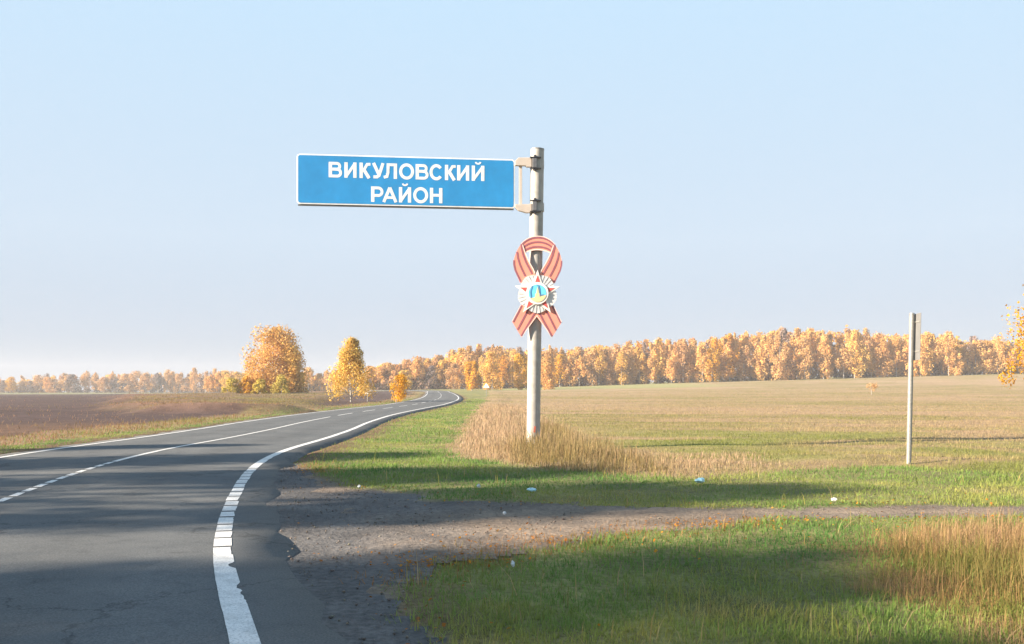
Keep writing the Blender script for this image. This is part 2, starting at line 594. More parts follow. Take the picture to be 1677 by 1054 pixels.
def build_road():
    s = SS
    offs = np.array([-HALF - .6, -HALF - .45, -HALF, -2.5, -1.65, -.8, 0, .8, 1.65, 2.5, HALF, HALF + .55, HALF + .75])
    mulc = np.array([1, .98, 1.0, 1.07, .93, 1.07, .97, 1.07, .93, 1.07, 1.0, .98, 1])
    rows = []
    for k, o in enumerate(offs):
        jit = (vnoise(s, s * 0, .9, 31 + k, 5) - .5) * (.62 if k in (1, 11) else 0)
        x, y = road_pt(s, o + jit * (1 if o > 0 else -1))
        z = z_ground(x, y) + lift(y) + .03 * (1 - (np.minimum(abs(o), HALF) / HALF) ** 2)
        if k in (0, len(offs) - 1): z = z - .14
        rows.append(np.stack([x, y, z], 1))
    V = np.stack(rows, 1)
    n, m = V.shape[:2]
    i = np.arange((n - 1) * (m - 1)); r = i // (m - 1); c = i % (m - 1)
    a = r * m + c
    F = np.stack([a, a + 1, a + m + 1, a + m], 1)
    col = np.empty((n, m, 3)); col[:] = (.119, .125, .129)
    col *= (1 + (mulc - 1)[None, :] * (.6 + .8 * vnoise(s, s * 0, 12, 39))[:, None])[..., None]
    col[:, [1, 11]] *= np.array((1.04, .98, .92))
    me = np_mesh("road", V.reshape(-1, 3), [F], col.reshape(-1, 3), smooth=True)
    o = link("road", me, M['asphalt'])
    return tag(o, kind="structure")


road = build_road()


def road_z(x, y, off): return z_ground(x, y) + lift(y) + .03 * (1 - (np.minimum(np.abs(off), HALF) / HALF) ** 2)


def line_piece(name, s0, s1, off, w, ragged=.0, step=1.0, seed=0):
    n = max(2, int(round((s1 - s0) / step)) + 1)
    s = np.linspace(s0, s1, n)
    r = np.random.default_rng(seed)
    ea = (vnoise(s, s * 0, .5, seed + 300, 4) - .5) * ragged * .2; eb = -np.clip(vnoise(s, s * 0, .5, seed + 301, 5) - .52, 0, 1) * ragged * 4
    vs = []
    for e, oo in ((ea, off - w / 2), (eb, off + w / 2)):
        x, y = road_pt(s, oo + e)
        vs.append(np.stack([x, y, road_z(x, y, oo) + .004 + y.clip(0) * 4e-5], 1))
    V = np.concatenate(vs)
    i = np.arange(n - 1)
    F = np.stack([i, i + n, i + n + 1, i + 1], 1)
    o = link(name, np_mesh(name, V, [F]), M['paint'], road)
    return o


def build_lines():
    # right edge line: solid and ragged near the camera, then short blocks, then solid
    a = s_at_y(9.0)
    line_piece("edge_line", SS[0] + 1, s_at_y(7.72), HALF, .185, .06, .06, 1)
    s = s_at_y(7.80); k = 0
    e = s_at_y(17.6)
    rr = random.Random(3)
    while s < e:
        ln = rr.uniform(.44, .62)
        line_piece("edge_line_block", s, s + ln, HALF + rr.uniform(-.006, .006), .178, .02, .06, 50 + k)
        s += ln + rr.uniform(.07, .12); k += 1
    line_piece("edge_line", s, s_at_y(300), HALF, .19, .03, .5, 2)
    line_piece("edge_line", SS[0] + 1, SS[-1] - 5, -HALF, .16, .03, .5, 3)
    # centre line
    line_piece("centre_line", SS[0] + 1, s_at_y(12), 0, .12, .02, .3, 4)
    s = s_at_y(12.1); k = 0
    while s < s_at_y(20):
        line_piece("centre_line_block", s, s + .5, 0, .12, .02, .1, 90 + k); s += .67; k += 1
    line_piece("centre_line", s, s_at_y(54), 0, .13, .02, .4, 5)
    s = s_at_y(54) + 3
    k = 0
    while s < s_at_y(300):
        line_piece("centre_line_dash", s, s + 6, 0, .14, .02, .5, 200 + k); s += 10.5; k += 1


build_lines()


def build_track():
    xs = np.arange(-7, 25, .14); ys = np.arange(-14.5, 21.5, .14)
    X, Y = np.meshgrid(xs, ys); x = X.ravel(); y = Y.ravel()
    n3 = vnoise(x, y, .7, 3) - .5; n1 = vnoise(x, y, 2.2, 1) - .5
    sd = poly_sd(x, y, TRACK) + n3 * .9 + n1 * .35
    keep = sd > -.12
    nx, ny = len(xs), len(ys)
    i = np.arange((nx - 1) * (ny - 1)); r = i // (nx - 1); c = i % (nx - 1)
    a = r * nx + c
    F = np.stack([a, a + 1, a + nx + 1, a + nx], 1)
    F = F[keep[F].all(1)]
    used = np.unique(F); mp = np.full(len(x), -1); mp[used] = np.arange(len(used)); F = mp[F]
    x = x[used]; y = y[used]; sd = sd[used]
    d = road_d(x, y)
    rut = np.exp(-((y - (11.0 + .12 * np.clip(x, 0, 20)) ) / .35) ** 2) * sstep(-1, 1.5, x)
    z = z_ground(x, y) + .012 * sstep(-.1, .5, sd) - .004 + (vnoise(x, y, .5, 41) - .5) * .05 * sstep(3.9, 4.8, d) + (vnoise(x, y, 2.4, 42) - .5) * .05 * sstep(3.9, 4.8, d) - .02 * rut
    dark = np.array((.128, .124, .122)); lt = np.array((.23, .185, .145))
    t = np.clip(sstep(4.3, 6.6, d + (vnoise(x, y, 1.1, 43) - .5) * 2.2) + sstep(-1, 3, x) * .3, 0, 1)
    t = np.clip(t * (1 - .75 * sstep(11.3, 13, y - .12 * x) * sstep(3, -1.5, x)), 0, 1)
    c = mixc(np.broadcast_to(dark, x.shape + (3,)), lt, t)
    c = c * (1 + (vnoise(x, y, .4, 44) - .5) * .5)[:, None]
    me = np_mesh("gravel_track", np.stack([x, y, z], 1), [F], c, smooth=True)
    tag(link("gravel_track", me, M['ground']), kind="structure")


build_track()


# ------------------------------------------------------------------ grass, leaves, gravel (nobody could count these)
def blades(n, x, y, hgt, wid, col, lean=.5, segs=1, root_dark=.0, wind=(0, 0)):
    """n blades as bent triangles"""
    z = h(x, y) - .01
    r = RNG
    th = r.random(n) * 2 * np.pi
    dx = np.cos(th); dy = np.sin(th)
    px = -dy; py = dx
    ln = np.abs(r.normal(0, lean, n)) * hgt
    tx = x + dx * ln + wind[0] * hgt; ty = y + dy * ln + wind[1] * hgt; tz = z + hgt * (1 - .25 * np.minimum(1, ln / hgt))
    w = wid / 2
    base = np.stack([x, y, z], 1); pp = np.stack([px, py, 0 * px], 1)
    A = base - pp * w[:, None]; B = base + pp * w[:, None]; T = np.stack([tx, ty, tz], 1)
    if segs == 1:
        V = np.stack([A, B, T], 1).reshape(-1, 3)
        F = np.arange(3 * n).reshape(-1, 3)
        c = np.repeat(col[:, None, :], 3, 1)
        return V, [F], c.reshape(-1, 3)
    mid = np.stack([x + (tx - x) * .32, y + (ty - y) * .32, z + (tz - z) * .6], 1)
    Ml = mid - pp * (w * .8)[:, None]; Mr = mid + pp * (w * .8)[:, None]
    V = np.stack([A, B, Mr, Ml, T], 1).reshape(-1, 3)
    b = np.arange(n) * 5
    F4 = np.stack([b, b + 1, b + 2, b + 3], 1); F3 = np.stack([b + 3, b + 2, b + 4], 1)
    c = np.repeat(col[:, None, :], 5, 1)
    return V, [F4, F3], c.reshape(-1, 3)


def cand(n, y0, y1, xl=None, power=0.0):
    """random spots, denser near the road junction and sparser with distance"""
    y = np.exp(np.log(y0) + RNG.random(n) * (np.log(y1) - np.log(y0)))
    x = (RNG.random(n) * 2 - 1) * (y * .66 + 2.5)
    return x, y


def palette(n, cols, noisev, jit=.22):
    cols = np.asarray(cols, float)
    t = np.clip(noisev, 0, .999) * (len(cols) - 1)
    i = t.astype(int); f = (t - i)[:, None]
    c = cols[i] * (1 - f) + cols[np.minimum(i + 1, len(cols) - 1)] * f
    return c * (1 + (RNG.random((n, 1)) - .5) * 2 * jit) * (1 + (RNG.random((n, 3)) - .5) * .12)


def stuff(name, parts, mat, label):
    V, F, C = [], {}, []
    b = 0
    for v, fs, c in parts:
        V.append(v); C.append(c)
        for f in fs: F.setdefault(f.shape[1], []).append(f + b)
        b += len(v)
    me = np_mesh(name, np.concatenate(V), [np.concatenate(f) for f in F.values()], np.concatenate(C))
    o = link(name, me, mat)
    print(name, len(me.polygons))
    return tag(o, label, "grass" if "grass" in name or "stubble" in name else name.split('_')[-1], kind="stuff")


def build_grass():
    # short verge grass
    x, y = cand(620000, 4.6, 150)
    Z = zones(x, y)
    g = (1 - Z['track']) * (1 - Z['dry']) * (1 - .3 * Z['bush']) * (1 - .88 * Z['shoulder'])
    g = np.where(Z['left'], g * (1 - .75 * Z['leftdry']) * (1 - Z['soil']) * (1 - Z['weeds']), g)
    g = g * (np.abs(Z['d']) > 3.75) * (.45 + .9 * vnoise(x, y, 1.1, 61))
    k = RNG.random(len(x)) < g
    x, y = x[k], y[k]; n = len(x)
    nv = vnoise(x, y, 2.2, 62) * 1.1 + vnoise(x, y, .5, 63) * .5 - .4 + .08 * sstep(7.4, 6.2, y)
    col = palette(n, [(.105, .215, .06), (.18, .27, .07), (.30, .31, .09), (.42, .34, .17)], nv)
    hg = (.025 + .075 * RNG.random(n)) * (.35 + 1.1 * vnoise(x, y, 1.2, 64)) * (1 + y * .006)
    P = [blades(n, x, y, hg, .0055 + .0007 * y, col, .8)]
    # taller bent stems and weeds standing out of the turf
    kk = RNG.random(n) < .02 * (vnoise(x, y, 1.7, 87) > .5)
    xs, ys = x[kk], y[kk]; m = len(xs)
    P.append(blades(m, xs, ys, .10 + .22 * RNG.random(m) ** 2, .004 + .0005 * ys, palette(m, [(.40, .30, .16), (.30, .26, .08), (.14, .2, .06)], RNG.random(m)), .7, 2))
    stuff("verge_grass", P, M['blade'], "short green verge grass along the road and dirt track")

    # straw field
    x, y = cand(420000, 14, 260)
    Z = zones(x, y)
    k = (RNG.random(len(x)) < Z['dry'] * (.4 + .8 * vnoise(x, y, 1.4, 65))) & (~Z['left'])
    x, y = x[k], y[k]; n = len(x)
    nv = vnoise(x * .45, y, 5, 66) * 1.4 + vnoise(x, y, 2.0, 67) * .5 - .55
    lime = lime_patch(x, y)
    col = palette(n, [(.40, .29, .19), (.38, .285, .16), (.31, .27, .115), (.20, .22, .06)], np.clip(nv * (1 - .5 * lime) + lime * .75, 0, 1))
    hg = (.04 + .11 * RNG.random(n)) * (.4 + 1.0 * vnoise(x, y, 2.5, 69))
    P = [blades(n, x, y, hg, .005 + .00045 * y, col, .9)]
    # left dry strip
    x, y = cand(160000, 18, 260)
    Z = zones(x, y)
    k = (RNG.random(len(x)) < np.maximum(Z['leftdry'] * (1 - .93 * Z['soil']), Z['weeds'])) & Z['left']
    x, y = x[k], y[k]; n = len(x)
    nv = vnoise(x, y, 7, 70) * 1.2 + vnoise(x, y, 2, 71) * .5 - .35
    col = palette(n, [(.38, .23, .14), (.30, .18, .11), (.24, .19, .07), (.17, .15, .05)], nv)
    hg = (.08 + .2 * RNG.random(n)) * (.4 + .9 * vnoise(x, y, 2.5, 72))
    P.append(blades(n, x, y, hg, .006 + .0006 * y, col, .8))
    stuff("dry_field_grass", P, M['blade'], "pale straw coloured grass over the open field and verge")

    # tall dry grass on the bank and round the pole
    P = []
    n0 = 190000
    y = np.exp(np.log(15.5) + RNG.random(n0) * (np.log(90) - np.log(15.5)))
    x = -4 + RNG.random(n0) * 12
    sd = poly_sd(x, y, DRY)
    band = sstep(-.2, .5, sd + (vnoise(x, y, 1.2, 73) - .5)) * sstep(4.5, 2.2, sd + (vnoise(x, y, 3, 74) - .5) * 2)
    weedy = np.exp(-((x - 1.35) / .75) ** 2 - ((y - 31) / 5) ** 2)
    band = np.maximum(band, weedy)
    k = RNG.random(n0) < band * sstep(6.2, 4.5, x) * (.1 + .8 * vnoise(x, y, .9, 75))
    x, y = x[k], y[k]; n = len(x)
    brown = np.clip(sstep(-.6, .4, x + (vnoise(x, y, 1.4, 79) - .5) * 1.4) * sstep(26.5, 24, y) * sstep(4.2, 2.6, x + (vnoise(x, y, 1.2, 83) - .5) * 2), 0, 1)
    brown = np.maximum(brown, np.clip(weedy[k] * 1.5, 0, 1))
    nv = np.clip(vnoise(x, y, 1.2, 76) * .5 + brown * .45, 0, 1)
    col = palette(n, [(.44, .32, .23), (.41, .30, .19), (.34, .25, .14), (.26, .20, .09), (.20, .19, .06)], nv)
    tall = np.where(brown > .5, .85, .62)
    hg = (.2 + .8 * RNG.random(n) ** 1.6) * tall * .82 * (.38 + .62 * sstep(4.4, 1.8, x + (vnoise(x, y, 1.5, 88) - .5) * 2)) * (.4 + .9 * vnoise(x, y, 1.1, 77)) * (.45 + .6 * sstep(-.2, 1.6, poly_sd(x, y, DRY)))
    P.append(blades(n, x, y, hg, .005 + .0004 * y, col, .55, 2))
    # clump in the near right corner
    n0 = 110000
    x = 2.2 + RNG.random(n0) * 7; y = 3.5 + RNG.random(n0) * 8
    sd = poly_sd(x, y, BUSH)
    k = RNG.random(n0) < sstep(-.1, .7, sd + (vnoise(x, y, .9, 78) - .5) * 1.6) * .55
    x, y = x[k], y[k]; n = len(x)
    col = palette(n, [(.42, .29, .175), (.38, .25, .13), (.29, .20, .085), (.17, .19, .05)], vnoise(x, y, .8, 79) * 1.5 - .2)
    hg = (.10 + .42 * RNG.random(n) ** 1.3) * (.3 + 1.0 * vnoise(x, y, .8, 80)) * (.4 + .7 * sstep(-.1, 1.3, sd[k]))
    P.append(blades(n, x, y, hg, .003 + .003 * RNG.random(n), col, .8, 2))
    # rusty low fringe along the near side of the track and at its mouth
    n0 = 60000
    x = -4.5 + RNG.random(n0) * 7.5; y = 7.5 + RNG.random(n0) * 13
    sd = poly_sd(x, y, TRACK); d = road_d(x, y)
    near = sstep(-.9, -.1, sd + (vnoise(x, y, .8, 84) - .5)) * sstep(.75, .1, sd) * np.maximum(sstep(11.6, 10.6, y - .22 * x) * sstep(-1.6, -.6, x), sstep(17.2, 18.2, y) * .8)
    k = (RNG.random(n0) < near * vnoise(x, y, .6, 85) * 1.1) & (d > 3.9)
    x, y = x[k], y[k]; n = len(x)
    col = palette(n, [(.42, .26, .10), (.36, .19, .07), (.26, .15, .06), (.30, .26, .07)], vnoise(x, y, .5, 86) * 1.4 - .2)
    P.append(blades(n, x, y, .03 + .09 * RNG.random(n), .006 + .006 * RNG.random(n), col, .9))
    stuff("tall_dry_grass", P, M['blade'], "tall tawny dry grass round the sign pole and by the track")

    # fallen leaves
    n0 = 90000
    x = -4.5 + RNG.random(n0) * 12; y = 5 + RNG.random(n0) * 15
    d = road_d(x, y)
    sd = np.abs(poly_sd(x, y, TRACK))
    k = (d > 3.6) & (RNG.random(n0) < np.exp(-sd / .4) * (.12 + .6 * (y < 11.5) * (y > 8.2)) * vnoise(x, y, .8, 81) ** 2 * 1.4)
    x, y = x[k], y[k]; n = len(x)
    z = h(x, y) + .022 + .02 * RNG.random(n)
    s = .009 + .013 * RNG.random(n)
    th = RNG.random(n) * 6.28
    u = np.stack([np.cos(th), np.sin(th), RNG.normal(0, .35, n)], 1) * s[:, None]
    v = np.stack([-np.sin(th), np.cos(th), RNG.normal(0, .35, n)], 1) * s[:, None] * .8
    c = np.stack([x, y, z], 1)
    V = np.stack([c - u, c - v * .9, c + u, c + v], 1).reshape(-1, 3)
    F = np.arange(4 * n).reshape(-1, 4)
    col = palette(n, [(.55, .27, .04), (.45, .17, .03), (.25, .11, .04)], RNG.random(n))
    stuff("fallen_leaves", [(V, [F], np.repeat(col, 4, 0))], M['blade'], "fallen orange birch leaves along the edges of the track")

    # loose gravel
    n0 = 15000
    x = -5 + RNG.random(n0) * 14; y = 5 + RNG.random(n0) * 15
    sd = poly_sd(x, y, TRACK)
    d = road_d(x, y)
    k = (sd > 0) & (d > 3.75) & (RNG.random(n0) < .9)
    x, y = x[k], y[k]; n = len(x)
    s = .005 + .013 * RNG.random(n) ** 3
    z = z_ground(x, y) + .012 + s * .4
    c = np.stack([x, y, z], 1)
    oc = np.array([(1, 0, 0), (0, 1, 0), (-1, 0, 0), (0, -1, 0), (0, 0, .7), (0, 0, -.7)])
    V = (c[:, None, :] + oc[None] * (s[:, None, None] * (.7 + .6 * RNG.random((n, 6, 1))))).reshape(-1, 3)
    f = np.array([(0, 1, 4), (1, 2, 4), (2, 3, 4), (3, 0, 4), (1, 0, 5), (2, 1, 5), (3, 2, 5), (0, 3, 5)])
    F = (np.arange(n)[:, None, None] * 6 + f[None]).reshape(-1, 3)
    col = palette(n, [(.22, .19, .16), (.3, .26, .22), (.18, .16, .145)], RNG.random(n))
    stuff("loose_gravel", [(V, [F], np.repeat(col, 6, 0))], M['blade'], "loose gravel scattered over the dirt track")


build_grass()


# ------------------------------------------------------------------ trees
def crown_mesh(seed, H, Wd, profile, nl, n, leaf, base=.12, lobe=.2, drape=1.5, holes=.0, lean=0, orient=.5, low=.9, thin_top=0):
    """leaf clumps spread through lobes inside an uneven envelope; returns mesh and lobe centres"""
    r = np.random.default_rng(seed)
    t = base + (1 - base) * r.random(nl) ** low
    pr = np.interp(t, [p[0] for p in profile], [p[1] for p in profile]) * Wd / 2
    th = r.random(nl) * 2 * np.pi
    rr = pr * np.sqrt(.15 + .85 * r.random(nl)) * (.75 + .35 * r.random(nl))
    c = np.stack([np.cos(th) * rr, np.sin(th) * rr, t * H], 1)
    c[:, 0] += lean * t * H
    sz = lobe * Wd * (.55 + .7 * r.random(nl)) * np.clip(.45 + pr / (Wd / 2), .4, 1.2)
    c[:, 2] = np.minimum(c[:, 2], H - sz * .78 * drape)
    own = r.integers(0, nl, n)
    v = r.normal(0, 1, (n, 3)); v /= np.linalg.norm(v, axis=1)[:, None]
    q = r.random(n) ** .4
    p = c[own] + v * (sz[own] * q)[:, None] * np.array((1, 1, drape))
    p[:, 2] = np.maximum(p[:, 2], .15 + .5 * r.random(n))
    if holes:
        keep = vnoise(p[:, 0] + p[:, 1] * .7, p[:, 2], Wd * .16, seed) > holes + thin_top * np.clip(p[:, 2] / H - .74, 0, 1)
        p = p[keep]; own = own[keep]; n = len(p)
    nr = v[keep] if holes else v
    nr = nr + r.normal(0, orient, (n, 3)); nr /= np.linalg.norm(nr, axis=1)[:, None]
    a = np.cross(nr, r.normal(0, 1, (n, 3))); a /= np.linalg.norm(a, axis=1)[:, None]
    b = np.cross(a, nr); b /= np.linalg.norm(b, axis=1)[:, None]
    s = leaf * (.5 + .8 * r.random(n))
    a *= s[:, None]; b *= (s * .7)[:, None]
    V = np.stack([p - a, p - b, p + a * .9, p + b], 1).reshape(-1, 3)
    F = np.arange(4 * n).reshape(-1, 4)
    lt = .8 + .4 * r.random(nl)
    tone = lt[own] * (.86 + .28 * r.random(n))
    col = np.stack([tone, tone * (.92 + .16 * r.random(n)), tone * (.85 + .3 * r.random(n))], 1)
    return V, F, np.repeat(col, 4, 0), c


def limb_mb(c, H, r0, rng, nlimb, stems=((0, 0),), top=.9):
    mb = MB()
    for sx, sy in stems:
        pts = []; rs = []
        bx = by = 0
        for k in range(7):
            t = k / 6
            pts.append((sx * (1 + .5 * t) + bx, sy * (1 + .5 * t) + by, -.2 + t * H * top)); rs.append(r0 * (1 - t) ** .8 + .012)
            bx += rng.uniform(-.02, .02) * H * .3; by += rng.uniform(-.02, .02) * H * .3
        mb.tube(pts, rs, 8)
        for j in range(nlimb):
            q = c[rng.randrange(len(c))]
            t0 = max(.12, min(.8, q[2] / H - rng.uniform(.08, .22)))
            i = t0 / top * 6; i0 = min(int(i), 5); f = i - i0
            st = Vector(pts[i0]).lerp(Vector(pts[i0 + 1]), f)
            en = Vector(q)
            md = st.lerp(en, .5) + Vector((0, 0, .04 * H))
            rr = r0 * (1 - t0) ** .8 * .45 + .01
            mb.tube([st, md, en], [rr, rr * .6, rr * .2 + .004], 5)
    return mb


BIRCH = [(0, .5), (.15, .8), (.35, 1), (.6, .92), (.8, .62), (1, .12)]
OVAL = [(0, .7), (.2, .95), (.5, 1), (.75, .85), (.9, .6), (1, .25)]
SPIRE = [(0, .72), (.15, 1), (.35, .95), (.5, .62), (.7, .42), (.9, .28), (1, .08)]


def crown_obj(mesh_data, name, mat, parent):
    V, F, C, c = mesh_data
    me = np_mesh(name, V, [F], C)
    return link(name, me, mat, parent)


def make_tree(name, label, cat, group, loc, seed, H, Wd, prof, nl, n, leaf, mat, r0, nlimb, rotz=0, **kw):
    stems = kw.pop('stems', ((0, 0),))
    root = empty(name, loc, (0, 0, rotz))
    tag(root, label, cat, group)
    cm = crown_mesh(seed, H, Wd, prof, nl, n, leaf, **kw)
    crown_obj(cm, "crown", M[mat], root)
    limb_mb(cm[3], H, r0, random.Random(seed), nlimb, stems).build("trunk", M['bark'], root, smooth=True)
    return root


def copy_tree(o, loc, rotz, scale, label, group, mat=None):
    c = o.copy(); COL.objects.link(c)
    c.location = loc; c.rotation_euler = (0, 0, rotz); c.scale = scale
    if label: c["label"] = label
    if group: c["group"] = group
    for ch in o.children:
        d = ch.copy(); COL.objects.link(d); d.parent = c
        if mat and d.name.startswith("crown"):
            d.material_slots[0].link = 'OBJECT'
            d.material_slots[0].material = mat
    return c


def at(px, Y):
    """ground spot Y metres ahead on the bearing px"""
    x = (px - 838.5) / 1500 * Y
    return (x, Y, h1(x, Y) - .05)


def named_trees():
    # big clump left of the road
    x, y, z = at(447, 215)
    make_tree("birch_tree", "broad golden birch clump, the biggest crown, beside the ploughed field", "tree", None, (x, y, z), 11, 15.6, 13.2, [(0, .95), (.15, 1), (.35, 1), (.6, .92), (.85, .68), (1, .3)], 70, 22000, .24, 'gold', .22, 9,
              base=.04, lobe=.19, drape=1.2, holes=.2, low=1.2, stems=((0, 0), (1.8, .6), (-1.7, -.4), (3.2, 0)))
    x2, y2, z2 = at(476, 213)
    make_tree("birch_tree", "lower birch tucked against the broad golden clump on its roadward side", "tree", None, (x2, y2, z2), 12, 11.4, 6.2, [(0, .8), (.3, 1), (.6, .8), (.85, .5), (1, .2)], 40, 8000, .2, 'gold', .12, 5, base=.04, lobe=.24, drape=1.4, holes=.15)
    for px, Y, H, Wd, mat, sd, lab, nm in ((381, 209, 3.7, 4.6, 'lime', 21, "yellow green bush at the foot of the ploughed field side of the birch clump", "bush"),
                                          (426, 207, 3.6, 3.6, 'lime', 22, "dull green bush under the broad birch clump", "bush"),
                                          (461, 206, 4.3, 4.4, 'lime', 23, "bright lime bush under the lower birch of the clump", "bush"),
                                          (403, 210, 4.2, 4.6, 'yellow', 24, "yellow bush between two greener bushes below the birch clump", "bush")):
        xx, yy, zz = at(px, Y)
        make_tree(nm, lab, "bush", "bushes below the birch clump", (xx, yy, zz), sd, H, Wd, [(0, 1), (.3, 1), (.6, .7), (.85, .4), (1, .2)], 30, 3000, .17, mat, .05, 5, base=.02, lobe=.17, drape=1.1, holes=.28)
    # single spire-shaped birch
    x, y, z = at(575, 122)
    make_tree("birch_tree", "lone pointed golden birch with pale trunk beside the road", "tree", None, (x, y, z), 31, 8.6, 6.0, SPIRE, 84, 11000, .13, 'gold', .11, 12, base=.14, lobe=.17, drape=1.35, holes=.17)
    # small yellow bush leaning over the verge
    x, y, z = at(649, 120)
    make_tree("bush", "small bright yellow birch bush on the inside of the bend", "bush", None, (x, y, z), 41, 3.7, 2.9, [(0, .6), (.2, .95), (.5, .85), (.8, .5), (1, .15)], 24, 3200, .1, 'yellow', .05, 5, base=.05, lobe=.22, drape=1.2, lean=.16)
    # roadside trees before the wood
    for px, Y, H, Wd, mat, sd, lab in ((773, 330, 10.5, 5.6, 'yellow', 51, "amber birch standing just beyond the road bend"),
                                       (806, 345, 14.5, 8.0, 'gold', 52, "rounded golden birch behind the little white road sign"),
                                       (853, 350, 13.5, 7.0, 'yellow', 53, "bright yellow birch just behind the thick sign pole"),
                                       (896, 330, 12.0, 6.4, 'gold', 54, "amber birch just beside the thick sign pole at the field edge")):
        xx, yy, zz = at(px, Y)
        make_tree("birch_tree", lab, "tree", "birches before the bend of the road", (xx, yy, zz), sd, H, Wd, OVAL, 34, 4200, .3, mat, .14, 5, base=.08, lobe=.22, drape=1.5, holes=.12)
    # bush out in the field
    x, y, z = at(1427, 175)
    make_tree("bush", "lone thin brown bush out in the straw field", "bush", None, (x, y, z), 61, 2.3, 2.2, [(0, .3), (.4, .8), (.8, 1), (1, .6)], 14, 500, .1, 'rust', .04, 8, base=.3, lobe=.2, drape=1.0)
    # sparse birch near the right
    x, y, z = at(1724, 44)
    make_tree("birch_tree", "sparse young birch with last golden leaves near the field edge", "tree", None, (x, y, z), 71, 7.4, 4.7, [(0, .7), (.15, .95), (.4, 1), (.55, .9), (.7, .8), (1, .4)], 46, 4600, .07, 'yellow', .07, 14, base=.16, lobe=.13, drape=1.3, holes=.33)


named_trees()


def forest():
    prot = []
    for i in range(7):
        H = 20.0
        Wd = 7.2
        root = make_tree("birch_tree", "x", "tree", "x", (0, 0, 0), 100 + i, H, Wd, [BIRCH, OVAL, OVAL, BIRCH, OVAL, BIRCH, OVAL][i], 34, 2700, .42, 'gold', .16, 4,
                         base=[.04, .12, .06, .16, .03, .2, .08][i], lobe=.21, drape=1.9, holes=.16)
        prot.append(root)
    used = [False] * 7
    rr = random.Random(5)
    words = {'gold': "golden", 'rust': "rusty", 'yellow': "bright yellow", 'twig': "bare grey"}

    made = {}

    def place(x, y, H, W, mat, row, group):
        i = rr.randrange(7)
        loc = (x, y, h1(x, y) - .1)
        sc = (W / 7.2, W / 7.2, H / 20.0)
        sec = "wood" if x > 12 else "bend" if x > -64 else "strip" if x > -190 else "far"
        key = (sec, mat, row if sec in ("wood", "bend") else 0)
        lab = None
        o = prot[i]
        if not used[i] and mat == 'gold':
            used[i] = True
            o.location = loc; o.scale = sc; o["group"] = group
            made.setdefault(key, []).append((x, o))
            return
        made.setdefault(key, []).append((x, copy_tree(o, loc, rr.uniform(0, 6.28), sc, lab, group, M[mat])))

    def pick(w): return rr.choices(['gold', 'rust', 'yellow', 'twig'], w)[0]

    # right hand wood: x at 430 m -> tree height
    HX = [-60, -42, -28, -11, 9, 29, 46, 66, 75, 98, 115, 132, 160, 178, 204, 230, 260]
    HH = [13, 16, 20, 21, 19, 18.5, 19.5, 22, 20.5, 21, 23.5, 25, 24.5, 22, 19.5, 17, 17]
    for row, (yy, sp) in enumerate(((428, 4.6), (437, 5.4))):
        x = -64
        while x < 262:
            H = np.interp(x, HX, HH)
            H = H * (rr.uniform(.6, 1.06) if row == 0 else rr.uniform(.88, 1.04))
            mt = pick([7, 3, .8, .5] if row == 0 else [5, 4, .3, 1.2])
            Y = yy + rr.uniform(-3, 3) + (12 if x < -30 else 0) + abs(x - 90) * .02
            place(x + rr.uniform(-1.2, 1.2), Y, H, rr.uniform(5.2, 7.8), mt, row, "birches at the edge of the wood beyond the field" if x > 12 else "birches at the edge of the wood behind the bend")
            x += sp * rr.uniform(.7, 1.35)
    # middle strip, further off
    x = -185
    while x < -62:
        place(x, 560 + rr.uniform(-5, 5), rr.uniform(10, 15.5), rr.uniform(6, 9), pick([6, 4, .5, 1]), 0, "birches of the strip beyond the ploughed field")
        x += rr.uniform(3.5, 7)
    # far left line
    x = -520
    while x < -205:
        H = np.interp(x, [-520, -430, -390, -330, -290, -262, -235], [14.5, 14.5, 18, 19, 19.5, 22, 20]) * rr.uniform(.66, 1.1)
        place(x, 800 + rr.uniform(-7, 7), H, rr.uniform(5, 14), pick([4, 5, .6, 2.5]), 0, "birches of the far tree line")
        x += rr.uniform(4.5, 9.5)
    ones = "first second third fourth fifth sixth seventh eighth ninth tenth eleventh twelfth thirteenth fourteenth fifteenth sixteenth seventeenth eighteenth nineteenth".split()
    def ordinal(k): return ones[k] if k < 19 else "twentieth" if k == 19 else ("twenty" if k < 29 else "thirty" if k < 39 else "forty" if k < 49 else "fifty") + "-" + ones[(k - 20) % 10] if k not in (29, 39, 49) else {29: "thirtieth", 39: "fortieth", 49: "fiftieth"}[k]
    where = dict(wood="from the thick pole", bend="from the thick pole towards the bend", strip="from the road, middle strip of wood", far="from the big clump, far tree line")
    for (sec, mat, row), L in made.items():
        L.sort(key=lambda q: q[0] if sec == "wood" else -q[0])
        for k, (x, o) in enumerate(L):
            tail = "" if sec in ("strip", "far") else ", front row of the wood" if row == 0 else ", second row of the wood"
            o["label"] = f"{ordinal(k)} {words[mat]} birch {where[sec]}{tail}"
    for i, o in enumerate(prot):
        if not used[i]:
            for c in list(o.children): bpy.data.objects.remove(c)
            bpy.data.objects.remove(o)
    # the depth of the wood behind its front rows
    V, C = [], []
    r = np.random.default_rng(77)
    spots = []
    for yy in (446, 456, 468):
        for x in np.arange(-70, 290, 6.5): spots.append((x + r.uniform(-2, 2), yy + r.uniform(-3, 3), np.interp(x, HX, HH) * r.uniform(.86, 1.03)))
    for yy in (572, 582):
        for x in np.arange(-190, -55, 7): spots.append((x + r.uniform(-2, 2), yy + r.uniform(-3, 3), r.uniform(10, 14)))
    for yy in (812, 824):
        for x in np.arange(-540, -200, 9): spots.append((x + r.uniform(-3, 3), yy + r.uniform(-3, 3), np.interp(x, [-520, -430, -390, -330, -290, -262, -235], [13.5, 13.5, 17, 18, 18.5, 21, 19]) * r.uniform(.85, 1)))
